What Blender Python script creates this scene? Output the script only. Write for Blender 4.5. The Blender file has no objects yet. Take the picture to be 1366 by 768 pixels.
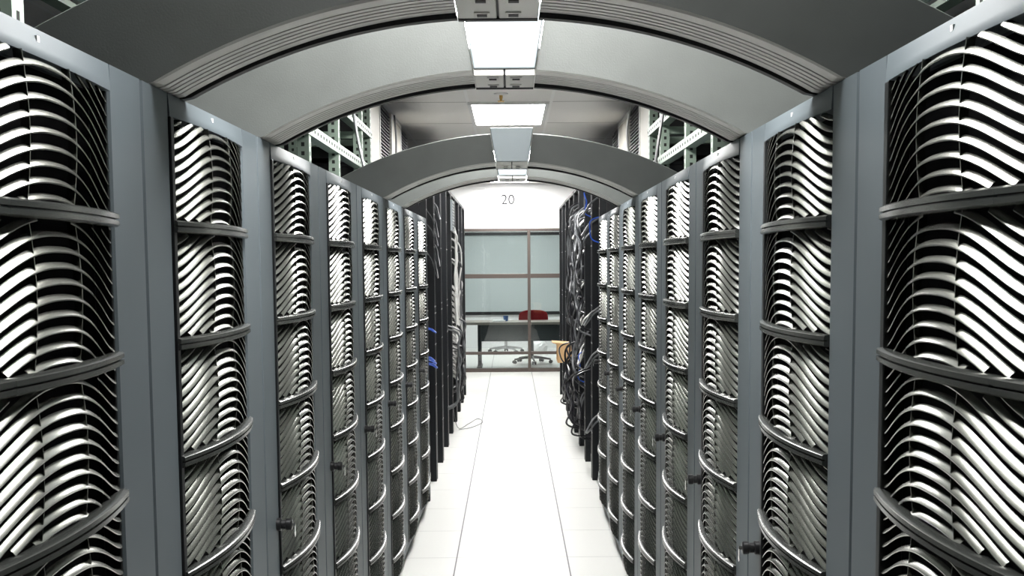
import bpy, math, random
from mathutils import Vector, Matrix
random.seed(7)
C = bpy.context.scene.collection
PI = math.pi

# ---------------------------------------------------------------- materials
def mat(name, col, rough=.5, metal=0., spec=.5, emis=None, estr=0., bump=None, alpha=None, coat=0., var=None):
    m = bpy.data.materials.new(name); m.use_nodes = True
    nt = m.node_tree; b = nt.nodes['Principled BSDF']
    b.inputs['Base Color'].default_value = (*col, 1)
    b.inputs['Roughness'].default_value = rough
    b.inputs['Metallic'].default_value = metal
    b.inputs['Specular IOR Level'].default_value = spec
    b.inputs['Coat Weight'].default_value = coat
    if emis:
        b.inputs['Emission Color'].default_value = (*emis, 1)
        b.inputs['Emission Strength'].default_value = estr
    if var:   # var = (noise scale, amount): slight tone variation of the finish itself
        tc = nt.nodes.new('ShaderNodeTexCoord'); nz = nt.nodes.new('ShaderNodeTexNoise')
        nz.inputs['Scale'].default_value = var[0]; nz.inputs['Detail'].default_value = 6
        nt.links.new(tc.outputs['Object'], nz.inputs['Vector'])
        mx = nt.nodes.new('ShaderNodeMix'); mx.data_type = 'RGBA'
        mx.inputs['A'].default_value = (*[c * (1 - var[1]) for c in col], 1)
        mx.inputs['B'].default_value = (*[min(1, c * (1 + var[1])) for c in col], 1)
        nt.links.new(nz.outputs['Fac'], mx.inputs['Factor'])
        nt.links.new(mx.outputs['Result'], b.inputs['Base Color'])
    if bump:  # bump = (noise scale, strength, distance)
        tc = nt.nodes.new('ShaderNodeTexCoord'); nz = nt.nodes.new('ShaderNodeTexNoise')
        nz.inputs['Scale'].default_value = bump[0]; nz.inputs['Detail'].default_value = 3
        bp = nt.nodes.new('ShaderNodeBump'); bp.inputs['Strength'].default_value = bump[1]
        bp.inputs['Distance'].default_value = bump[2]
        nt.links.new(tc.outputs['Object'], nz.inputs['Vector'])
        nt.links.new(nz.outputs['Fac'], bp.inputs['Height'])
        nt.links.new(bp.outputs['Normal'], b.inputs['Normal'])
    return m

M = {}
M['frame'] = mat('satin_blue_grey_paint', (.095, .114, .126), .48, .1, .35, var=(3, .06), bump=(400, .08, .0005))
M['body'] = mat('cabinet_side_paint', (.09, .10, .11), .5, .2)
M['slat'] = mat('silver_louver', (.27, .275, .25), .27, .97, .5, var=(40, .12))
M['bar'] = mat('gloss_dark_trim', (.045, .048, .045), .24, .3, .6)
M['black'] = mat('black_bezel', (.006, .007, .008), .4, 0, .4)
M['backing'] = mat('black_backing', (.002, .002, .003), .9, 0, .1)
M['arch'] = mat('arch_textured_plastic', (.105, .112, .107), .50, 0, .5, bump=(260, .25, .0012), var=(9, .2))
M['soffit'] = mat('arch_underside_grey', (.40, .40, .38), .42, .2, .5)
M['key'] = mat('keystone_paint', (.30, .34, .36), .4, .3)
M['plate'] = mat('latch_plate_grey', (.52, .52, .49), .45, .0)
M['rubber'] = mat('black_rubber', (.008, .008, .01), .6)
M['chrome'] = mat('chrome', (.6, .6, .6), .18, 1.)
M['knob'] = mat('black_knob', (.012, .012, .013), .3)
M['wall'] = mat('white_wall_paint', (.86, .86, .86), .6, var=(2, .02))
M['dwall'] = mat('wall_darkened_as_shade', (.02, .02, .022), .8, var=(2, .1))  # near-black colour stands in for the shade above and beyond the racks
M['galv'] = mat('pale_green_slotted_angle', (.27, .34, .28), .45, .25)
M['galvhole'] = mat('slot_holes', (.01, .012, .01), .8)
M['beige'] = mat('beige_panel', (.52, .50, .44), .5)
M['rack'] = mat('black_rack_steel', (.007, .008, .010), .45, 0, .3)
M['unit'] = mat('black_equipment', (.006, .006, .008), .4, .1, .4)
M['mull'] = mat('bronze_mullion', (.11, .09, .08), .4, .5)
M['lamp'] = mat('lamp_diffuser', (.9, .9, .9), .5, emis=(1, .99, .97), estr=15.)
M['lamp_bright'] = mat('lamp_diffuser_boosted', (.9, .9, .9), .5, emis=(1, .99, .97), estr=27.)  # emission boosted over the other panels to brighten nearby arch faces
M['lampframe'] = mat('lamp_frame_white', (.8, .8, .8), .5)
M['blind'] = mat('grey_green_blind', (.50, .55, .55), .8, var=(3, .05))
M['desk'] = mat('grey_brown_worktop', (.33, .29, .25), .5)
M['desk_dark'] = mat('dark_desk_panel', (.05, .06, .065), .5)
M['red'] = mat('red_fabric', (.33, .008, .014), .9)
M['blackpl'] = mat('black_plastic', (.015, .015, .016), .4)
M['silver'] = mat('silver_metal', (.5, .5, .5), .3, .8)
M['white'] = mat('white_plastic', (.8, .8, .8), .4)
M['cwhite'] = mat('white_cable', (.72, .72, .70), .4)
M['cgrey'] = mat('grey_cable', (.10, .105, .11), .35)
M['cblack'] = mat('black_cable', (.012, .012, .015), .3)
M['cblue'] = mat('blue_cable', (.02, .09, .5), .35)
M['card'] = mat('tan_cardboard', (.62, .40, .20), .85, var=(20, .08))
M['sign'] = mat('grey_numerals', (.05, .053, .055), .9, 0, .05)
M['bluecup'] = mat('blue_plastic', (.05, .16, .45), .4)
M['brass'] = mat('brass', (.7, .45, .15), .3, .9)

def node_grid(name, base, seam, ox, oy, tx, ty, wx, wy, rough, bumpy=0., seamy=None, spec=.5):
    """tiles laid in a grid: seams of their own colour, in object space"""
    m = bpy.data.materials.new(name); m.use_nodes = True
    nt = m.node_tree; N = nt.nodes; L = nt.links; b = N['Principled BSDF']
    b.inputs['Roughness'].default_value = rough
    b.inputs['Specular IOR Level'].default_value = spec
    tc = N.new('ShaderNodeTexCoord'); sp = N.new('ShaderNodeSeparateXYZ')
    L.new(tc.outputs['Object'], sp.inputs[0])
    def line(sock, o, t, w):
        a = N.new('ShaderNodeMath'); a.operation = 'SUBTRACT'; L.new(sock, a.inputs[0]); a.inputs[1].default_value = o
        d = N.new('ShaderNodeMath'); d.operation = 'PINGPONG'; L.new(a.outputs[0], d.inputs[0]); d.inputs[1].default_value = t / 2
        g = N.new('ShaderNodeMath'); g.operation = 'LESS_THAN'; L.new(d.outputs[0], g.inputs[0]); g.inputs[1].default_value = w / 2
        return g.outputs[0]
    gx = line(sp.outputs[0], ox, tx, wx); gy = line(sp.outputs[1], oy, ty, wy)
    nz = N.new('ShaderNodeTexNoise'); nz.inputs['Scale'].default_value = 1.3; nz.inputs['Detail'].default_value = 4
    L.new(tc.outputs['Object'], nz.inputs['Vector'])
    m0 = N.new('ShaderNodeMix'); m0.data_type = 'RGBA'; L.new(nz.outputs['Fac'], m0.inputs['Factor'])
    m0.inputs['A'].default_value = (*[c * .95 for c in base], 1); m0.inputs['B'].default_value = (*base, 1)
    m1 = N.new('ShaderNodeMix'); m1.data_type = 'RGBA'; L.new(gy, m1.inputs['Factor'])
    L.new(m0.outputs['Result'], m1.inputs['A']); m1.inputs['B'].default_value = (*(seamy or seam), 1)
    m2 = N.new('ShaderNodeMix'); m2.data_type = 'RGBA'; L.new(gx, m2.inputs['Factor'])
    L.new(m1.outputs['Result'], m2.inputs['A']); m2.inputs['B'].default_value = (*seam, 1)
    L.new(m2.outputs['Result'], b.inputs['Base Color'])
    return m
M['floor'] = node_grid('white_raised_floor_tiles', (.84, .84, .81), (.13, .13, .14), -.3102, 5.9514, .61, .61, .0075, .0045, .28, seamy=(.32, .32, .31), spec=.4)
M['ceil'] = node_grid('ceiling_tiles', (.92, .91, .89), (.95, .95, .94), .305, 8.15, .61, 1.22, .022, .022, .8, seamy=(.42, .41, .40))

def glass_mat():
    m = bpy.data.materials.new('window_glass'); m.use_nodes = True
    nt = m.node_tree; N = nt.nodes; N.clear()
    o = N.new('ShaderNodeOutputMaterial'); mx = N.new('ShaderNodeMixShader')
    t = N.new('ShaderNodeBsdfTransparent'); t.inputs[0].default_value = (.88, .92, .92, 1)
    g = N.new('ShaderNodeBsdfGlossy'); g.inputs['Roughness'].default_value = .01
    f = N.new('ShaderNodeFresnel'); f.inputs[0].default_value = 1.6
    nt.links.new(f.outputs[0], mx.inputs[0]); nt.links.new(t.outputs[0], mx.inputs[1]); nt.links.new(g.outputs[0], mx.inputs[2])
    nt.links.new(mx.outputs[0], o.inputs[0]); return m
M['glass'] = glass_mat()

# ---------------------------------------------------------------- mesh helpers
class MB:
    def __init__(s): s.v = []; s.f = []; s.mi = []; s.mats = []; s.cur = 0
    def use(s, m):
        if m not in s.mats: s.mats.append(m)
        s.cur = s.mats.index(m); return s
    def face(s, idx): s.f.append(idx); s.mi.append(s.cur)
    def box(s, x0, x1, y0, y1, z0, z1):
        if x0 > x1: x0, x1 = x1, x0
        b = len(s.v)
        s.v += [(x, y, z) for z in (z0, z1) for y in (y0, y1) for x in (x0, x1)]
        for q in ((0, 2, 3, 1), (4, 5, 7, 6), (0, 1, 5, 4), (2, 6, 7, 3), (0, 4, 6, 2), (1, 3, 7, 5)):
            s.face([b + i for i in q])
        return s
    def quad(s, *p):
        b = len(s.v); s.v += [tuple(q) for q in p]; s.face(list(range(b, b + len(p)))); return s
    def sweep(s, rings, close=True, caps=True):
        """rings: list of equal-length point loops"""
        b = len(s.v); n = len(rings[0])
        for r in rings: s.v += [tuple(p) for p in r]
        for i in range(len(rings) - 1):
            for j in range(n if close else n - 1):
                k = (j + 1) % n
                s.face([b + i * n + j, b + i * n + k, b + (i + 1) * n + k, b + (i + 1) * n + j])
        if caps and close:
            s.face([b + j for j in range(n)][::-1]); e = b + (len(rings) - 1) * n
            s.face([e + j for j in range(n)])
        return s
    def tube(s, pts, r, n=8):
        pts = [Vector(p) for p in pts]; rings = []
        up = Vector((0, 0, 1)); t0 = (pts[1] - pts[0]).normalized()
        if abs(t0.dot(up)) > .9: up = Vector((1, 0, 0))
        a = t0.cross(up).normalized()
        for i, p in enumerate(pts):
            t = (pts[min(i + 1, len(pts) - 1)] - pts[max(i - 1, 0)])
            if t.length < 1e-9: t = t0
            t = t.normalized(); a = (a - t * a.dot(t))
            a = a.normalized() if a.length > 1e-6 else t.orthogonal().normalized()
            bb = t.cross(a); rr = r[i] if isinstance(r, (list, tuple)) else r
            rings.append([p + (a * math.cos(2 * PI * k / n) + bb * math.sin(2 * PI * k / n)) * rr for k in range(n)])
        return s.sweep(rings)
    def build(s, name, m=None, parent=None, smooth=False, bevel=0):
        me = bpy.data.meshes.new(name); me.from_pydata(s.v, [], s.f)
        if m: s.mats = [M[m]]
        for mm in s.mats: me.materials.append(mm if not isinstance(mm, str) else M[mm])
        if not m: me.polygons.foreach_set('material_index', s.mi)
        if smooth:
            me.polygons.foreach_set('use_smooth', [True] * len(me.polygons))
            me.set_sharp_from_angle(angle=math.radians(35))
        me.update()
        o = bpy.data.objects.new(name, me); C.objects.link(o)
        if parent: o.parent = parent
        if bevel:
            md = o.modifiers.new('bevel', 'BEVEL'); md.width = bevel; md.segments = 2; md.limit_method = 'ANGLE'
        return o

def tag(o, label, cat, group=None):
    o['label'] = label; o['category'] = cat
    if group: o['group'] = group
    return o
def thing(name, label, cat, loc=(0, 0, 0), rz=0, group=None):
    o = bpy.data.objects.new(name, None); o.empty_display_size = .1; C.objects.link(o)
    o.location = loc; o.rotation_euler = (0, 0, rz); return tag(o, label, cat, group)
def struct(o): o['kind'] = 'structure'; return o
def copy_tree(o, parent=None):
    c = o.copy(); C.objects.link(c)
    if parent: c.parent = parent
    for ch in list(o.children): copy_tree(ch, c)
    return c
def smooth_path(p, sub=8):
    p = [Vector(q) for q in p]; out = []
    P = [p[0] * 2 - p[1]] + p + [p[-1] * 2 - p[-2]]
    for i in range(1, len(P) - 2):
        a, b, c, d = P[i - 1:i + 3]
        for k in range(sub):
            t = k / sub
            out.append(.5 * ((2 * b) + (c - a) * t + (2 * a - 5 * b + 4 * c - d) * t * t + (3 * b - a - 3 * c + d) * t ** 3))
    out.append(p[-1]); return out

# ---------------------------------------------------------------- the setting
ZC = 2.80
WALLY = 16.32
XL, XR, YB, YE = -3.2, 3.2, -4.0, 23.5
struct(MB().box(XL - .1, XR + .1, YB - .1, YE + .1, -.1, 0).build('floor', 'floor'))
struct(MB().box(XL - .1, XR + .1, YB - .1, YE + .1, ZC, ZC + .1).build('ceiling', 'ceil'))
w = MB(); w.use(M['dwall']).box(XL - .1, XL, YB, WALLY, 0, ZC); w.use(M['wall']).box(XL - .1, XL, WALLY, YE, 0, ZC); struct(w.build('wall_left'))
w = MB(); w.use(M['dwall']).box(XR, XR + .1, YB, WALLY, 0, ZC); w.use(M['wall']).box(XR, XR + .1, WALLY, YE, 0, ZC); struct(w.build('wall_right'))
struct(MB().box(XL, XR, YB - .1, YB, 0, ZC).build('wall_front', 'dwall'))  # unseen wall, coloured dark to hold back bounced light
FARY = 21.0
struct(MB().box(XL, XR, FARY, FARY + .1, 0, ZC).build('wall_back', 'wall'))
# wall over the glazing
struct(MB().box(XL, XR, WALLY, WALLY + .12, 2.135, ZC).build('wall_end', 'wall'))
# glazed partition: four bays, each its own window
mullx = [-3.2, -2.17, -.95, .27, 1.49, 3.2]
rails = [(0, .055), (.262, .303), (1.40, 1.465), (2.095, 2.135)]
for i in range(5):
    fr = MB()
    a = mullx[i] - (.022 if i else 0); b = mullx[i + 1] - .022
    fr.box(a, a + .044, WALLY, WALLY + .09, 0, 2.135)
    if i == 4: fr.box(b - .02, b + .022, WALLY, WALLY + .09, 0, 2.135)
    for z0, z1 in rails: fr.box(a + .044, b if i < 4 else b - .02, WALLY + .005, WALLY + .085, z0, z1)
    wf = struct(fr.build('window_%d' % (i + 1), 'mull', bevel=.003))
    for z0, z1 in ((.055, .262), (.303, 1.40), (1.465, 2.095)):
        MB().box(a + .044, b if i < 4 else b - .02, WALLY + .04, WALLY + .048, z0, z1).build('window_pane', 'glass', wf)
# thin duct on the white wall
tag(MB().box(-1.02, -.37, WALLY - .02, WALLY, 2.715, 2.735).build('cable_duct', 'lampframe', bevel=.003), 'thin pale cable duct running along the white wall above the glass', 'duct')
# number on the wall
cu = bpy.data.curves.new('wall_number', 'FONT'); cu.body = '20'; cu.size = .205; cu.extrude = .002; cu.align_x = 'CENTER'; cu.align_y = 'CENTER'
to = bpy.data.objects.new('tmp', cu); C.objects.link(to); bpy.context.view_layer.update()
me = bpy.data.meshes.new_from_object(to.evaluated_get(bpy.context.evaluated_depsgraph_get()))
bpy.data.objects.remove(to); me.materials.clear(); me.materials.append(M['sign'])
so = bpy.data.objects.new('number_sign', me); C.objects.link(so)
so.location = (-.037, WALLY - .002, 2.553); so.rotation_euler = (PI / 2, 0, 0)
tag(so, 'thin grey numerals 20 on the white wall above the glass partition', 'sign')

# ---------------------------------------------------------------- ceiling lights
lamp0 = None
lamps = [(2.15, 'ceiling light panel above the gap between the two nearest arches'),
         (5.45, 'ceiling light panel above the gap between the two farther arches'),
         (8.75, 'bright rectangular ceiling light panel visible between the second and third arch'),
         (12.05, 'ceiling light panel over the aisle between the black open racks'),
         (15.3, 'ceiling light panel over the aisle nearest the glass partition'),
         (18.9, 'added unseen ceiling light panel over the desk behind the glass partition'),  # lamp added out of view to light the office
        ]
for i, (y, lab) in enumerate(lamps):
    if lamp0 is None:
        lamp0 = o = thing('ceiling_light', lab, 'ceiling light')
        f = MB(); f.box(-.30, -.27, -.61, .61, -.02, 0).box(.27, .30, -.61, .61, -.02, 0).box(-.27, .27, -.61, -.585, -.02, 0).box(-.27, .27, .585, .61, -.02, 0)
        f.build('light_frame', 'lampframe', o)
        MB().box(-.27, .27, -.585, .585, -.012, -.002).build('diffuser', 'lamp', o)
    else:
        o = copy_tree(lamp0)
    if i < 2:      # extra emission added to the two nearest panels to whiten the arches
        for ch in o.children:
            if ch.name.startswith('diffuser'):
                ch.data = ch.data.copy(); ch.data.materials[0] = M['lamp_bright']
    o.location = (-.01 if i < 6 else (-1.9, 1.9)[i - 6], y, ZC); o['label'] = lab; o['group'] = 'ceiling light panels along the aisle'
# sprinkler
sp = thing('fire_sprinkler', 'small brass ceiling sprinkler just in front of the visible ceiling light', 'sprinkler', (-.06, 7.75, ZC))
MB().sweep([[(r * math.cos(a), r * math.sin(a), z) for a in [2 * PI * k / 20 for k in range(20)]] for r, z in ((.05, 0), (.048, -.008), (.02, -.014))]).build('escutcheon', 'white', sp, True)
MB().tube([(0, 0, -.01), (0, 0, -.03), (0, 0, -.05)], [.012, .012, .007]).box(-.022, .022, -.022, .022, -.058, -.053).build('sprinkler_head', 'brass', sp)

# ---------------------------------------------------------------- louvered server cabinet
P = .795; W = P - .006; HT = 1.922
Y0o, Y1o = .135, .650      # the door opening
SC = (Y0o + Y1o) / 2; HW = (Y1o - Y0o) / 2
SAG = .027
def arc(y):                 # outward bulge of the door over the opening
    u = (y - SC) / HW
    return SAG * max(0, 1 - u * u)
def wave(s):
    return -.068 * (1 - math.cos(PI * min((abs(s) / .27) ** 1.25, 1.))) / 2
ZT = 1.882; ZB = .095
BARZ = [1.690, 1.480, 1.2675, 1.055, .8425, .630, .4175, .205]
def louver_mesh(z0, z1, phase=0.):
    mb = MB(); h = z1 - z0; pitch = .0205; D, K = .0076, .95; n = 30
    prof = [(0, 0), (-D * .45, K * D * .62), (-D, K * D), (-D - .0005, K * D - .0015), (-D * .45, K * D * .62 - .0022), (-.0006, -.0018)]
    k = int(-.02 / pitch) - 1
    j = -2
    while True:
        zc = j * pitch + .006 + phase
        j += 1
        if zc + wave(.3) > h + .004: break
        run = []
        for i in range(n + 1):
            s = -HW + .004 + (2 * HW - .008) * i / n; z = zc + wave(s)
            if -.004 < z < h - .001:
                u = min(1, max(0, z / h))
                pil = .007 * math.sin(PI * u) * (1 - (s / HW) ** 2)
                x = arc(SC + s) * .85 - .003 + pil
                run.append([(x + a, s, z + b) for a, b in prof])
            else:
                if len(run) > 1: mb.sweep(run)
                run = []
        if len(run) > 1: mb.sweep(run)
    # thin vertical ribs that hold the slats
    for s in (-.07, .07):
        rg = []
        for i in range(13):
            z = h * i / 12; pil = .007 * math.sin(PI * i / 12) * (1 - (s / HW) ** 2)
            x = arc(SC + s) * .85 - .0045 + pil
            dp = .011
            rg.append([(x, s - .001, z), (x, s + .001, z), (x - dp, s + .001, z), (x - dp, s - .001, z)])
        mb.sweep(rg)
    return mb
def arc_bar(mb, z0, z1, out, back, ya, yb, groove=True, n=20):
    rg = []
    for i in range(n + 1):
        y = ya + (yb - ya) * i / n; x = arc(y); zm = (z0 + z1) / 2; h = z1 - z0
        o = out
        if groove: pr = [(back, z0), (o - .004, z0), (o, z0 + h * .12), (o, zm - .0016), (o - .006, zm - .0008), (o - .006, zm + .0008), (o, zm + .0016), (o, z1 - h * .12), (o - .004, z1), (back, z1)]
        else: pr = [(back, z0), (o - .002, z0), (o, z0 + .002), (o, z1 - .002), (o - .002, z1), (back, z1)]
        rg.append([(x + a, y, b) for a, b in pr])
    return mb.sweep(rg)

def make_cabinet():
    t = thing('server_cabinet', '', 'cabinet')
    # carcass
    b = MB(); b.box(-.95, -.03, 0, W, .055, HT - .004)
    b.build('cabinet_body', 'body', t, bevel=.003)
    pl = MB(); pl.box(-.90, -.045, .03, W - .03, .0, .055); pl.build('plinth', 'black', t)
    # door frame
    d = MB(); z0, z1 = .065, HT
    for ya, yb in ((0, Y0o - .0), (Y1o, W)):
        c = .004
        pr = [(-.028, ya), (-c, ya), (0, ya + c), (0, yb - c), (-c, yb), (-.028, yb)]
        d.sweep([[(x, y, z) for x, y in pr] for z in (z0, z1)])
    # header and sill: straight at the outer edge, bulging at the opening
    n = 20
    def eyebrow(zo, zi):
        rg = []
        for i in range(n + 1):
            y = Y0o + (Y1o - Y0o) * i / n; x = arc(y) * .42 + .002
            s = 1 if zi > zo else -1
            rg.append([(-.028, y, zo), (0, y, zo), (x * .36, y, zo + (zi - zo) * .3), (x * .74, y, zo + (zi - zo) * .65), (x, y, zi - s * .006), (x, y, zi), (-.02, y, zi)])
        d.sweep(rg)
    eyebrow(HT, ZT); eyebrow(z0, ZB)
    door = d.build('door', 'frame', t, smooth=True)
    MB().box(.001, .0075, SC - .004, SC + .004, 1.903, 1.911).build('door_badge', 'white', door)
    # black inner bezel on both sides and the dark backing
    bz = MB()
    bz.box(-.03, .004, Y0o, Y0o + .018, ZB, ZT); bz.box(-.03, -.004, Y1o - .006, Y1o, ZB, ZT)
    bz.build('bezel', 'black', door, bevel=.002)
    MB().box(-.034, -.0295, Y0o + .018, Y1o - .006, ZB, ZT).build('backing', 'backing', door)
    edges = [ZT] + BARZ + [ZB]
    meshes = {}
    for i in range(len(edges) - 1):
        zt = edges[i] - (.010 if i else 0); zb = edges[i + 1] + (.010 if i < len(edges) - 2 else 0)
        key = round(zt - zb, 4)
        if key not in meshes:
            o = louver_mesh(zb, zt).build('louver_panel', 'slat', door, smooth=True); meshes[key] = o.data
        else:
            o = bpy.data.objects.new('louver_panel', meshes[key]); C.objects.link(o); o.parent = door
        o.location = (0, SC, zb)
    for z in BARZ:
        arc_bar(MB(), z - .011, z + .0105, .009, -.012, Y0o + .004, Y1o).build('crossbar', 'bar', door, smooth=True)
    # latch with keys
    k = MB()
    yk, zk = .112, .968
    k.sweep([[(x, yk + r * math.cos(a), zk + r * math.sin(a)) for a in [2 * PI * q / 18 for q in range(18)]] for x, r in ((0, .016), (.010, .016), (.012, .012), (.022, .012), (.024, .015), (.036, .015), (.038, .012))])
    k.build('latch_knob', 'knob', door, smooth=True)
    ky = MB(); ky.box(.036, .046, yk - .001, yk + .001, zk - .004, zk + .004); ky.box(.044, .0455, yk - .006, yk + .006, zk - .018, zk - .002)
    ky.sweep([[(.044 + dx, yk + .008 * math.cos(a), zk - .024 + .008 * math.sin(a)) for a in [2 * PI * q / 12 for q in range(12)]] for dx in (0, .0015)])
    ky.build('key', 'chrome', door)
    return t
cab0 = make_cabinet()
ordn = ['nearest', 'second', 'third', 'fourth', 'fifth', 'sixth', 'seventh', 'farthest']
left_l = ['grey server cabinet nearest the camera in the left row, cut by the picture edge',
 'louvered cabinet second from the camera in the left row, under the nearest arch',
 'louvered cabinet third from the camera in the left row, under the second arch',
 'louvered cabinet fourth from the camera in the left row, behind the second arch',
 'louvered cabinet fifth from the camera in the left row, before the third arch',
 'louvered cabinet sixth from the camera in the left row, under the third arch',
 'louvered cabinet seventh from the camera in the left row, under the farthest arch',
 'farthest grey louvered server cabinet of the left row, beside the first black open rack']
right_l = [s.replace('left', 'right') for s in left_l]
aL = math.atan2(.00508, P); aR = math.atan2(.0042, P)
def rowL(k): return (-.600 + .00508 * k, 1.812 + P * k)       # front line of the left row at boundary k
def rowR(k): return (.5585 + .0042 * k, 1.782 + P * k)
first = True
for k in range(8):
    c = cab0 if first else copy_tree(cab0); first = False
    x, y = rowL(k - 1); c.location = (x, y + .003, 0); c.rotation_euler = (0, 0, -aL)
    c['label'] = left_l[k]; c['group'] = 'louvered server cabinets in the left row'
for k in range(8):
    c = copy_tree(cab0); x, y = rowR(k)
    c.location = (x, y - .003, 0); c.rotation_euler = (0, 0, PI - aR)
    c['label'] = right_l[k]; c['group'] = 'louvered server cabinets in the right row'

# ---------------------------------------------------------------- arches over the aisle
def inner(u):   # u -1..1
    x = u * .590; return x, .905 + math.sqrt(1.17 ** 2 - x * x)
def outer(u):
    x = math.copysign(.097 + (abs(u) - .128) / .872 * (.931 - .097), u); return x, .560 + math.sqrt(1.65 ** 2 - x * x)
ADEP = .185
def make_arch():
    t = thing('aisle_arch', '', 'arch')
    zf = HT + .0005
    for sgn in (-1, 1):
        fr, sf, gk = [], [], []
        n = 26; u0 = .128
        for i in range(n + 1):
            u = (u0 + (1 - u0) * i / n) * sgn
            xi, zi = inner(u); xo, zo = outer(u * (1 if True else 1))
            zi = max(zi, zf); zo = max(zo, zf)
            # unit direction from inner to outer edge
            dx, dz = xo - xi, zo - zi; L = math.hypot(dx, dz); dx /= L; dz /= L
            if zi + dz * .012 < zf: dz = 0
            P2 = lambda r, y: (xi + dx * r, y, max(zi + dz * r, zf))
            fr.append([P2(.006, 0), P2(L - .004, 0), (xo, .004, zo), (xo, ADEP - .004, zo), P2(L - .004, ADEP), P2(.012, ADEP)])
            # underside strip with five grooves
            prof = [(.006, 0.), (0, .004)]
            for g in range(5):
                yc = .045 + .022 * g
                prof += [(0, yc - .0035), (.007, yc - .0025), (.007, yc + .0025), (0, yc + .0035)]
            prof += [(0, ADEP - .022), (.012, ADEP - .02)]
            sf.append([P2(r, y) for r, y in prof])
            gk.append([P2(-.008, ADEP - .014), P2(.012, ADEP - .014), P2(.012, ADEP + .006), P2(-.008, ADEP + .006)])
        MB().sweep(fr).build('arch_beam', 'arch', t, smooth=True)
        MB().sweep(sf).build('soffit_strip', 'soffit', t, smooth=False)
        MB().sweep(gk).build('rubber_seal', 'rubber', t)
    # keystone: a wedge over the joint
    k = MB()
    def wedge(y0, y1, zb, zt, wb, wt):
        r = lambda y: [(-wb, y, zb), (wb, y, zb), (wt, y, zt), (-wt, y, zt)]
        k.sweep([r(y0), r(y1)])
    wedge(-.010, ADEP + .006, 2.080, 2.232, .0725, .098)
    ks = k.build('keystone', 'key', t, bevel=.003)
    for sgn in (-1, 1):
        p = MB(); x0, x1 = (.002, .0725) if sgn > 0 else (-.0725, -.002)
        p.box(x0, x1, -.006, ADEP - .012, 2.064, 2.080)
        pl = p.build('latch_plate', 'plate', t, bevel=.002)
        for y0 in (.012, .118):
            l = MB(); xa = .014 if sgn > 0 else -.042
            l.box(xa, xa + .028, y0, y0 + .034, 2.0615, 2.064)
            lo = l.build('latch', 'plate', pl, bevel=.001)
            MB().box(xa + .005, xa + .023, y0 + .010, y0 + .026, 2.0600, 2.0615).build('latch_slot', 'rubber', pl)
    MB().box(-.002, .002, -.004, ADEP - .012, 2.068, 2.082).box(-.0725, .0725, ADEP - .012, ADEP + .004, 2.062, 2.080).build('joint_seal', 'rubber', t)
    return t
arch0 = make_arch()
for i, (y, cx, lab) in enumerate(((1.862, -.020, 'nearest dark arch spanning the aisle, its top cut off by the picture edge'),
                     (2.650, -.012, 'second arch from the camera, its face brightly lit with a white keystone'),
                     (5.03, .008, 'third arch from the camera, dark with a light grey keystone against the ceiling'),
                     (5.825, .012, 'farthest and smallest arch, bright faced, right behind the dark third arch'))):
    a = arch0 if i == 0 else copy_tree(arch0)
    a.location = (cx, y, 0); a['label'] = lab; a['group'] = 'arches spanning the aisle'

# ---------------------------------------------------------------- slotted angle framework over each row
def slotted(mb, p, axis, L, w=.045, th=.003, sx=1, sy=1, holes=True):
    """L-profile bar with a line of dark slots; p start corner, axis 'z' or 'y' or 'x'"""
    x, y, z = p
    mb.use(M['galv'])
    if axis == 'z':
        mb.box(x, x + sx * w, y, y + th * sy if sy > 0 else y, z, z + L) if sy > 0 else mb.box(x, x + sx * w, y - th, y, z, z + L)
        mb.box(x - th * sx, x, min(y, y + sy * w), max(y, y + sy * w), z, z + L)
        mb.use(M['galvhole']); q = z + .03
        while q < z + L - .02:
            yy = y + sy * w * .5
            mb.box(x - (th + .0006) * sx, x - th * sx * .9, yy - .006, yy + .006, q, q + .018)
            mb.box(x + sx * w * .35, x + sx * w * .65, y - .0006 - (th if sy < 0 else 0), y + .0002 - (th if sy < 0 else 0), q, q + .018); q += .04
    elif axis == 'y':
        mb.box(x, x + th * sx, y, y + L, z, z + w); mb.box(x, x - sx * w, y, y + L, z, z + th)
        mb.use(M['galvhole']); q = y + .03
        while q < y + L - .02:
            mb.box(x + th * sx, x + (th + .0006) * sx, q, q + .03, z + w * .36, z + w * .64); q += .08
    else:
        mb.box(x, x + L, y, y + th, z, z + w); mb.box(x, x + L, y, y + w, z, z + th)
def framework(side, label):
    t = thing('slotted_angle_frame', label, 'metal frame', (0, 0, 0))
    X = side * .90; X2 = side * 1.42; sx = side
    ys = [2.02, 3.0, 4.02, 4.95, 5.80, 6.72, 7.12] if side < 0 else [2.10, 3.05, 4.02, 4.90, 5.65, 6.6, 7.12]
    for xx, s2 in ((X, sx), (X2, -sx)):
        for y in ys:
            mb = MB(); slotted(mb, (xx, y, HT - .004), 'z', ZC - HT + .004, sx=s2, w=.05); mb.build('upright', None, t)
        for z in (2.20, 2.43):
            mb = MB(); slotted(mb, (xx - s2 * .0045, ys[0] - .9, z), 'y', ys[-1] - ys[0] + .96, sx=-s2, w=.05); mb.build('rail', None, t)
    for y in ys:
        mb = MB(); slotted(mb, (min(X, X2) + .01, y + .01, 2.38), 'x', abs(X2 - X) - .02); mb.build('cross_member', None, t)
    return t
framework(-1, 'pale green slotted angle steel framework on top of the left cabinet row')
framework(1, 'pale green slotted angle steel framework on top of the right cabinet row')

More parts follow.
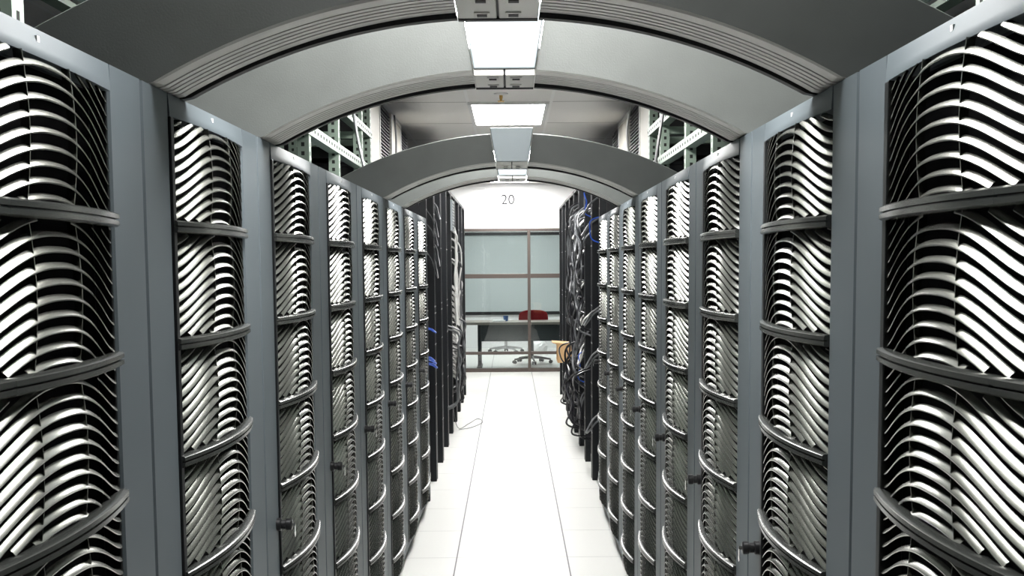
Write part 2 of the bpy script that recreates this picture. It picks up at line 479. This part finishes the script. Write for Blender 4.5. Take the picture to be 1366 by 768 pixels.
# ---------------------------------------------------------------- overhead cooling units
def cooler(side, y, L, lab):
    t = thing('overhead_cooling_unit', lab, 'cooling unit', (0, 0, 0), group=None)
    x0, x1 = side * .93, side * 1.5; z0, z1 = 2.30, ZC - .005
    MB().box(x0 + side * .02, x1, y + .02, y + L - .02, z0 + .02, z1 + .004).build('unit_body', 'blackpl', t)
    for ya, yb in ((y, y + L * .24), (y + L * .5, y + L * .76)):
        p = MB(); p.box(x0, x0 + side * .03, ya, yb, z0, z1); pp = p.build('side_panel', 'beige', t, bevel=.004)
        f = MB(); f.box(x0 - side * .006, x0, ya, ya + .03, z0, z1).box(x0 - side * .006, x0, yb - .03, yb, z0, z1).box(x0 - side * .006, x0, ya + .03, yb - .03, z1 - .03, z1)
        f.build('panel_trim', 'white', pp)
    for ya, yb in ((y + L * .25, y + L * .49), (y + L * .77, y + L * .99)):
        g = MB(); k = z0 + .03
        g.box(x0 + side * .022, x0 + side * .03, ya, yb, z0 + .02, z1)
        while k < z1 - .03: g.box(x0 + side * .005, x0 + side * .022, ya, yb, k, k + .008); k += .025
        g.build('grille', 'rack', t)
cooler(-1, 7.25, 2.9, 'beige and black overhead cooling unit hanging above the left row, seen through the second arch')
cooler(1, 7.25, 2.9, 'beige and black overhead cooling unit hanging above the right row, seen through the second arch')

# ---------------------------------------------------------------- black open racks
RY0 = rowL(7)[1] + .02; NR = 8; RW = (13.55 - RY0) / NR; RH = 2.27
def make_rack():
    t = thing('open_rack', '', 'rack')
    w = RW - .03
    for x in (-.045, -.95):
        for y in (0, w - .05):
            p = MB(); p.use(M['rack']).box(x, x + .045, y, y + .05, 0, RH)
            if x > -.1:
                p.use(M['white'])
                for z in (.35, .62, .72, 1.02, 1.25, 1.3, 1.74, 1.98): p.box(x + .045, x + .0465, y + .02, y + .028, z, z + .01)
            p.build('rack_post', None, t)
    MB().box(-.95, 0, 0, w, RH, RH + .03).build('top_panel', 'rack', t, bevel=.003)
    MB().box(-.90, -.05, .012, .020, .05, RH).box(-.90, -.05, w - .02, w - .012, .05, RH).build('side_panel', 'unit', t)
    MB().box(-.95, 0, .0, w, .0, .05).build('rack_base', 'rack', t) if False else None
    u = MB(); z = .10; units = []
    hs = [.18, .26, .09, .18, .30, .18, .09, .22, .26]
    for h in hs:
        q = MB(); q.use(M['unit']).box(-.80, -.06, .055, w - .055, z, z + h - .012)
        q.use(M['rack'])
        for k in range(int(h / .045)): q.box(-.061, -.054, .08, w - .08, z + .012 + k * .045, z + .034 + k * .045)
        q.build('equipment_unit', None, t); z += h + .012
    return t
rack0 = make_rack()
nth = ['first', 'second', 'third', 'fourth', 'fifth', 'sixth', 'seventh', 'last']
fr = True
for side, nm in ((-1, 'left'), (1, 'right')):
    for i in range(NR):
        r = rack0 if fr else copy_tree(rack0); fr = False
        y = RY0 + RW * i
        if side < 0: r.location = (-.565, y, 0)
        else: r.location = (.598, y + RW - .03, 0); r.rotation_euler = (0, 0, PI)
        if i == 0: lab = 'black open equipment rack right after the last grey cabinet in the %s row' % nm
        elif i == NR - 1: lab = 'last black open equipment rack of the %s row, nearest the glass partition' % nm
        else: lab = '%s black open equipment rack past the grey cabinets in the %s row' % (nth[i], nm)
        r['label'] = lab; r['group'] = 'black open racks in the %s row' % nm

# ---------------------------------------------------------------- cables
def cable(pts, r, m, label, group, name='network_cable', sub=7):
    o = MB().tube(smooth_path(pts, sub), r, 6).build(name, m, smooth=True)
    return tag(o, label, 'cable', group)
rnd = random.uniform
XFL, XFR = -.565, .598
def at(px, py, x):     # where the sight line through (px, py) meets the rack-front plane x
    u = (px - 683) / 1461.7; v = (py - 352) / 1461.7
    Y = x / u; return Y, 1.62 - v * Y
def hang(side, y, ztop, zbot, m, r, label, group, wob=.02, out=.03, n=7):
    xf = XFL if side < 0 else XFR
    pts = [(xf + side * .06, y, ztop)]
    for i in range(n):
        z = ztop + (zbot - ztop) * (i + .5) / n
        pts.append((xf - side * (out * rnd(.35, 1.2) + r), y + rnd(-wob, wob), z))
    pts.append((xf + side * .06, y + rnd(-wob, wob), zbot))
    return cable(pts, r, m, label, group)
def loop(side, y, z, ry, rz, m, r, label, group, out=.06):
    xf = XFL if side < 0 else XFR; pts = []
    for i in range(10):
        a = PI * i / 9
        pts.append((xf + side * .02 - side * out * math.sin(a), y - ry * math.cos(a), z - rz * math.sin(a)))
    pts[0] = (xf + side * .05, pts[0][1], pts[0][2]); pts[-1] = (xf + side * .05, pts[-1][1], pts[-1][2])
    return cable(pts, r, m, label, group, sub=4)
# left: white bundle
Yb = 10.75
for i in range(7):
    hang(-1, Yb + rnd(-.10, .16), 2.02 - .05 * i + rnd(-.2, .1) * (i > 1), .55 + rnd(-.1, .35), 'cwhite', .009, 'white network cable in the thick white bundle down the left black racks', 'white cables bundled on the left racks', .05, .03, 10)
for i in range(16):
    z = 1.42 - i * .058
    loop(-1, Yb + rnd(-.04, .08), z, .10, .07, 'cwhite', .010, 'short white looped patch cable in the ladder of loops on the left racks', 'white looped patch cables on the left racks', .05)
for i in range(4):
    hang(-1, Yb + .55 + i * .06, 1.9 - .2 * i, .5 + rnd(0, .3), 'cgrey' if i % 2 else 'cwhite', .008, 'thin pale cable hanging beyond the white bundle on the left racks', 'pale cables beyond the white bundle', .05, .04, 6)
for i in range(9):
    hang(-1, Yb - .25 + rnd(-.2, .9), rnd(.7, 1.1), rnd(.22, .4), ('cblack', 'cgrey', 'cblack')[i % 3], .010, 'dark cable sagging low at the foot of the left black racks', 'dark cables low on the left racks', .10, .07, 6)
for i in range(5):
    loop(-1, 8.1 + rnd(-.25, .35), 2.12 - i * .1, .16, .12 + rnd(0, .1), 'cgrey', .004, 'grey patch cable looping near the top of the first left black rack', 'grey patch cables near the top of the left racks', .05)
for (y, z) in ((7.75, 1.17), (7.6, .98), (7.75, .95), (7.85, .91)):
    loop(-1, y, z, .05, .035, 'cblue', .005, 'short blue patch cable on the first left black rack', 'blue patch cables on the left racks', .05)
cable([(-.58, 10.5, .35), (-.53, 10.55, .04), (-.44, 11.0, .006), (-.36, 11.35, .006), (-.30, 11.1, .006), (-.40, 10.75, .006), (-.52, 10.6, .006)], .003, 'cgrey', 'thin pale cable lying in a loop on the white floor by the left racks', None)
# right: tangles
for i in range(15):
    hang(1, 9.3 + rnd(-.75, .95), rnd(2.0, 2.2), rnd(.35, 1.1), ('cblack', 'cgrey', 'cblack', 'cgrey')[i % 4], rnd(.006, .010), 'dark cable hanging in the tangle down the right black racks', 'dark cables tangled on the right racks', .13, .06, 9)
for i in range(7):
    hang(1, 9.1 + i * .22 + rnd(-.08, .08), rnd(1.85, 2.1), rnd(1.0, 1.5), 'cgrey', .007, 'thin grey cable hanging in the upper tangle of the right black racks', 'thin grey cables on the right racks', .12, .05, 7)
for i in range(12):
    loop(1, 9.2 + rnd(-.35, .9), 2.0 - i * .13, rnd(.1, .22), rnd(.08, .2), ('cwhite', 'cgrey')[i % 2], .008, 'pale patch cable looping out of the right black racks', 'pale looped cables on the right racks', rnd(.04, .09))
for i in range(12):
    hang(1, 8.9 + rnd(-.6, 1.2), rnd(.7, 1.0), rnd(.16, .34), 'cblack', rnd(.007, .010), 'black cable looping low into the aisle at the foot of the right racks', 'black cables low on the right racks', .16, .11, 5)
for (y, z0, z1) in ((8.35, 2.2, 1.95), (7.75, 1.95, 1.75), (9.2, .9, .6)):
    hang(1, y, z0, z1, 'cblue', .005, 'blue cable hanging on the right black racks', 'blue cables on the right racks', .02, .03, 3)
for (y, z) in ((8.0, 2.1), (8.15, 1.95), (7.9, 1.3), (7.8, 1.0), (7.7, .55)):
    loop(1, y, z, .11, .13, 'cgrey', .007, 'thick pale cable loop beside the farthest right grey cabinet', 'thick cable loops beside the right cabinets', .09)
# cables dropping in front of the overhead steelwork
cable([(-.86, 5.9, 2.78), (-.83, 5.85, 2.5), (-.80, 5.8, 2.3), (-.755, 5.75, 2.1), (-.72, 5.7, 1.93)], .009, 'cgrey', 'grey cable dropping past the slotted steelwork above the left row', None)
cable([(.84, 6.0, 2.78), (.83, 5.95, 2.5), (.79, 5.9, 2.25), (.75, 5.8, 2.05), (.74, 5.7, 1.93)], .009, 'cblack', 'black cable dropping past the slotted steelwork above the right row', None)
for y, l in ((8.75, 'second'),):
    cable([(-.91, y, 2.79), (-.90, y + .02, 2.6), (-.91, y + .05, 2.4), (-.92, y, 2.31)], .008, 'cgrey', 'thin cable running down the left overhead cooling unit', None)
    cable([(.91, y - .4, 2.79), (.88, y - .42, 2.6), (.90, y - .4, 2.4), (.92, y - .4, 2.31)], .010, 'cwhite', 'white curved hose in front of the right overhead cooling unit', None)

# vented box fixed on the left rack
vb = MB(); vb.box(XFL, XFL + .02, 10.35, 10.70, 1.93, 2.22)
vo = tag(vb.build('vented_control_box', 'key', bevel=.003), 'small grey vented control box high on the left black racks', 'control box')
g = MB()
for k in range(9): g.box(XFL + .02, XFL + .022, 10.40, 10.65, 1.955 + k * .028, 1.965 + k * .028)
g.build('vent_slots', 'black', vo)

# cardboard box sticking out of the last right rack
cb = thing('cardboard_box', 'tan cardboard box sticking out of the right black racks near the glass', 'box', (.605, 10.75, 0))
bx = MB(); z0, z1 = .64, .82
bx.box(-.15, .10, 0, .006, z0, z1).box(-.15, .10, .30, .306, z0, z1).box(-.15, .10, .006, .30, z0, z0 + .006).box(.094, .10, .006, .30, z0 + .006, z1)
bx.build('box_body', 'card', cb)
MB().sweep([[(-.15, y, z1), (-.20, y, z1 + .015), (-.20, y, z1 + .021), (.0, y, z1 + .006), (.0, y, z1)] for y in (0, .306)]).build('box_flap', 'card', cb)

# ---------------------------------------------------------------- office behind the glass
t = thing('roller_blind', 'wide grey green roller blind on the far wall of the office behind the glass', 'blind', (0, FARY, 0))
MB().box(-2.9, 2.9, -.035, -.030, .70, 2.20).build('blind_fabric', 'blind', t)
MB().box(-2.9, 2.9, -.06, -.004, 2.155, 2.21).build('head_rail', 'blackpl', t)
MB().box(-2.9, 2.9, -.045, -.02, .64, .70).build('bottom_rail', 'blackpl', t)
dk = thing('office_desk', 'long grey brown desk behind the glass partition', 'desk', (0, 16.88, 0))
MB().box(-1.9, 1.9, 0, .66, .675, .715).build('desktop', 'desk', dk, bevel=.004)
MB().box(-.50, 1.85, .30, .32, .40, .675).build('modesty_panel', 'desk_dark', dk)
for x in (-1.85, -.52, 1.80):
    l = MB(); l.box(x, x + .045, .02, .065, .03, .675).box(x - .015, x + .06, 0, .60, 0, .03).box(x, x + .045, .55, .595, .03, .675); l.build('desk_leg', 'blackpl', dk)
def rbox(mb, cx, cy, cz, sx, sy, sz, p=3.5, n=20, m=10):
    rg = []
    for j in range(m + 1):
        f = -PI / 2 + PI * j / m
        cf, sf = abs(math.cos(f)) ** (2 / p) + 1e-4, math.copysign(abs(math.sin(f)) ** (2 / p), math.sin(f))
        rg.append([(cx + sx * cf * math.copysign(abs(math.cos(a)) ** (2 / p), math.cos(a)), cy + sy * cf * math.copysign(abs(math.sin(a)) ** (2 / p), math.sin(a)), cz + sz * sf) for a in [2 * PI * k / n for k in range(n)]])
    return mb.sweep(rg)
def chair(x, y, seatm, basem, lab, back=True, rz=0., r=.31):
    t = thing('office_chair' if back else 'office_stool', lab, 'chair' if back else 'stool', (x, y, 0), rz)
    rbox(MB(), 0, 0, .47, .24, .23, .04).build('seat', seatm, t, smooth=True)
    MB().tube([(0, 0, .07), (0, 0, .30), (0, 0, .435)], [.028, .028, .018]).build('gas_column', basem, t, smooth=True)
    for k in range(5):
        a = 2 * PI * k / 5 + .3; c, s = math.cos(a), math.sin(a)
        lg = MB(); lg.tube([(0, 0, .10), (c * r * .5, s * r * .5, .09), (c * r, s * r, .068)], [.026, .02, .014]).build('base_leg', basem, t, smooth=True)
        cs = MB(); px, py = c * r, s * r
        cs.tube([(px - s * .012, py + c * .012, .028), (px - s * .034, py + c * .034, .028)], .028, 12)
        cs.tube([(px + s * .012, py - c * .012, .028), (px + s * .034, py - c * .034, .028)], .028, 12)
        cs.tube([(px, py, .02), (px, py, .06)], .008); cs.build('caster', 'blackpl', t)
    if back:
        rbox(MB(), 0, .22, .74, .24, .035, .135, 3).build('backrest', seatm, t, smooth=True)
        MB().tube(smooth_path([(0, .05, .44), (0, .20, .45), (0, .265, .55), (0, .25, .70)]), .015).build('back_bracket', 'blackpl', t, smooth=True)
    return t
chair(.335, 17.78, 'red', 'blackpl', 'red fabric office chair with black star base behind the desk', True, PI + .1)
chair(-.10, 19.9, 'blackpl', 'silver', 'low stool with silver star base on the floor beyond the desk', False)
# things on the desk
cp = MB()
cp.sweep([[(-.085 + r * math.cos(a), 17.20 + r * math.sin(a), z) for a in [2 * PI * k / 20 for k in range(20)]] for r, z in ((.034, .716), (.042, .80), (.039, .80), (.031, .722))])
tag(cp.build('desk_cup', 'bluecup', smooth=True), 'small blue cup standing on the office desk', 'cup')
pp = MB()
for k in range(5): pp.box(-.30 + .004 * k, -.10 + .003 * k, 17.02 + .002 * k, 17.30, .716 + .004 * k, .7195 + .004 * k)
tag(pp.build('paper_stack', 'white'), 'low stack of white paper on the office desk left of the cup', 'paper')
# crumpled bag on the floor
bg = MB(); rg = []
for j in range(13):
    f = -PI / 2 + PI * j / 12
    rg.append([(.50 + (.15 + rnd(-.02, .02)) * math.cos(f) * math.cos(a), 19.6 + (.13 + rnd(-.02, .02)) * math.cos(f) * math.sin(a), max(.001, .12 + (.13 + rnd(-.015, .015)) * math.sin(f))) for a in [2 * PI * k / 18 for k in range(18)]])
bg.sweep(rg); tag(bg.build('crumpled_bag', 'white'), 'crumpled white plastic bag on the floor behind the office desk', 'bag')

# ---------------------------------------------------------------- world, camera, view
wd = bpy.data.worlds.new('World'); bpy.context.scene.world = wd; wd.use_nodes = True
wd.node_tree.nodes['Background'].inputs[0].default_value = (.5, .55, .6, 1); wd.node_tree.nodes['Background'].inputs[1].default_value = .02
f, pitch, roll, yaw, cy = 1461.68, .07883, .00741, -.0005, 466.6
cam = bpy.data.cameras.new('camera'); co = bpy.data.objects.new('camera', cam); C.objects.link(co)
cam.sensor_width = 36; cam.lens = 36 * f / 1366; cam.shift_y = (cy - 384) / 1366; cam.clip_start = .05
co.matrix_world = Matrix.Translation((0, 0, 1.62)) @ Matrix.Rotation(yaw, 4, 'Z') @ Matrix.Rotation(PI / 2 - pitch, 4, 'X') @ Matrix.Rotation(-roll, 4, 'Z')
sc = bpy.context.scene; sc.camera = co
sc.view_settings.view_transform = 'Standard'; sc.view_settings.look = 'None'; sc.view_settings.gamma = 1
sc.view_settings.use_curve_mapping = False; sc.view_settings.exposure = 0.8
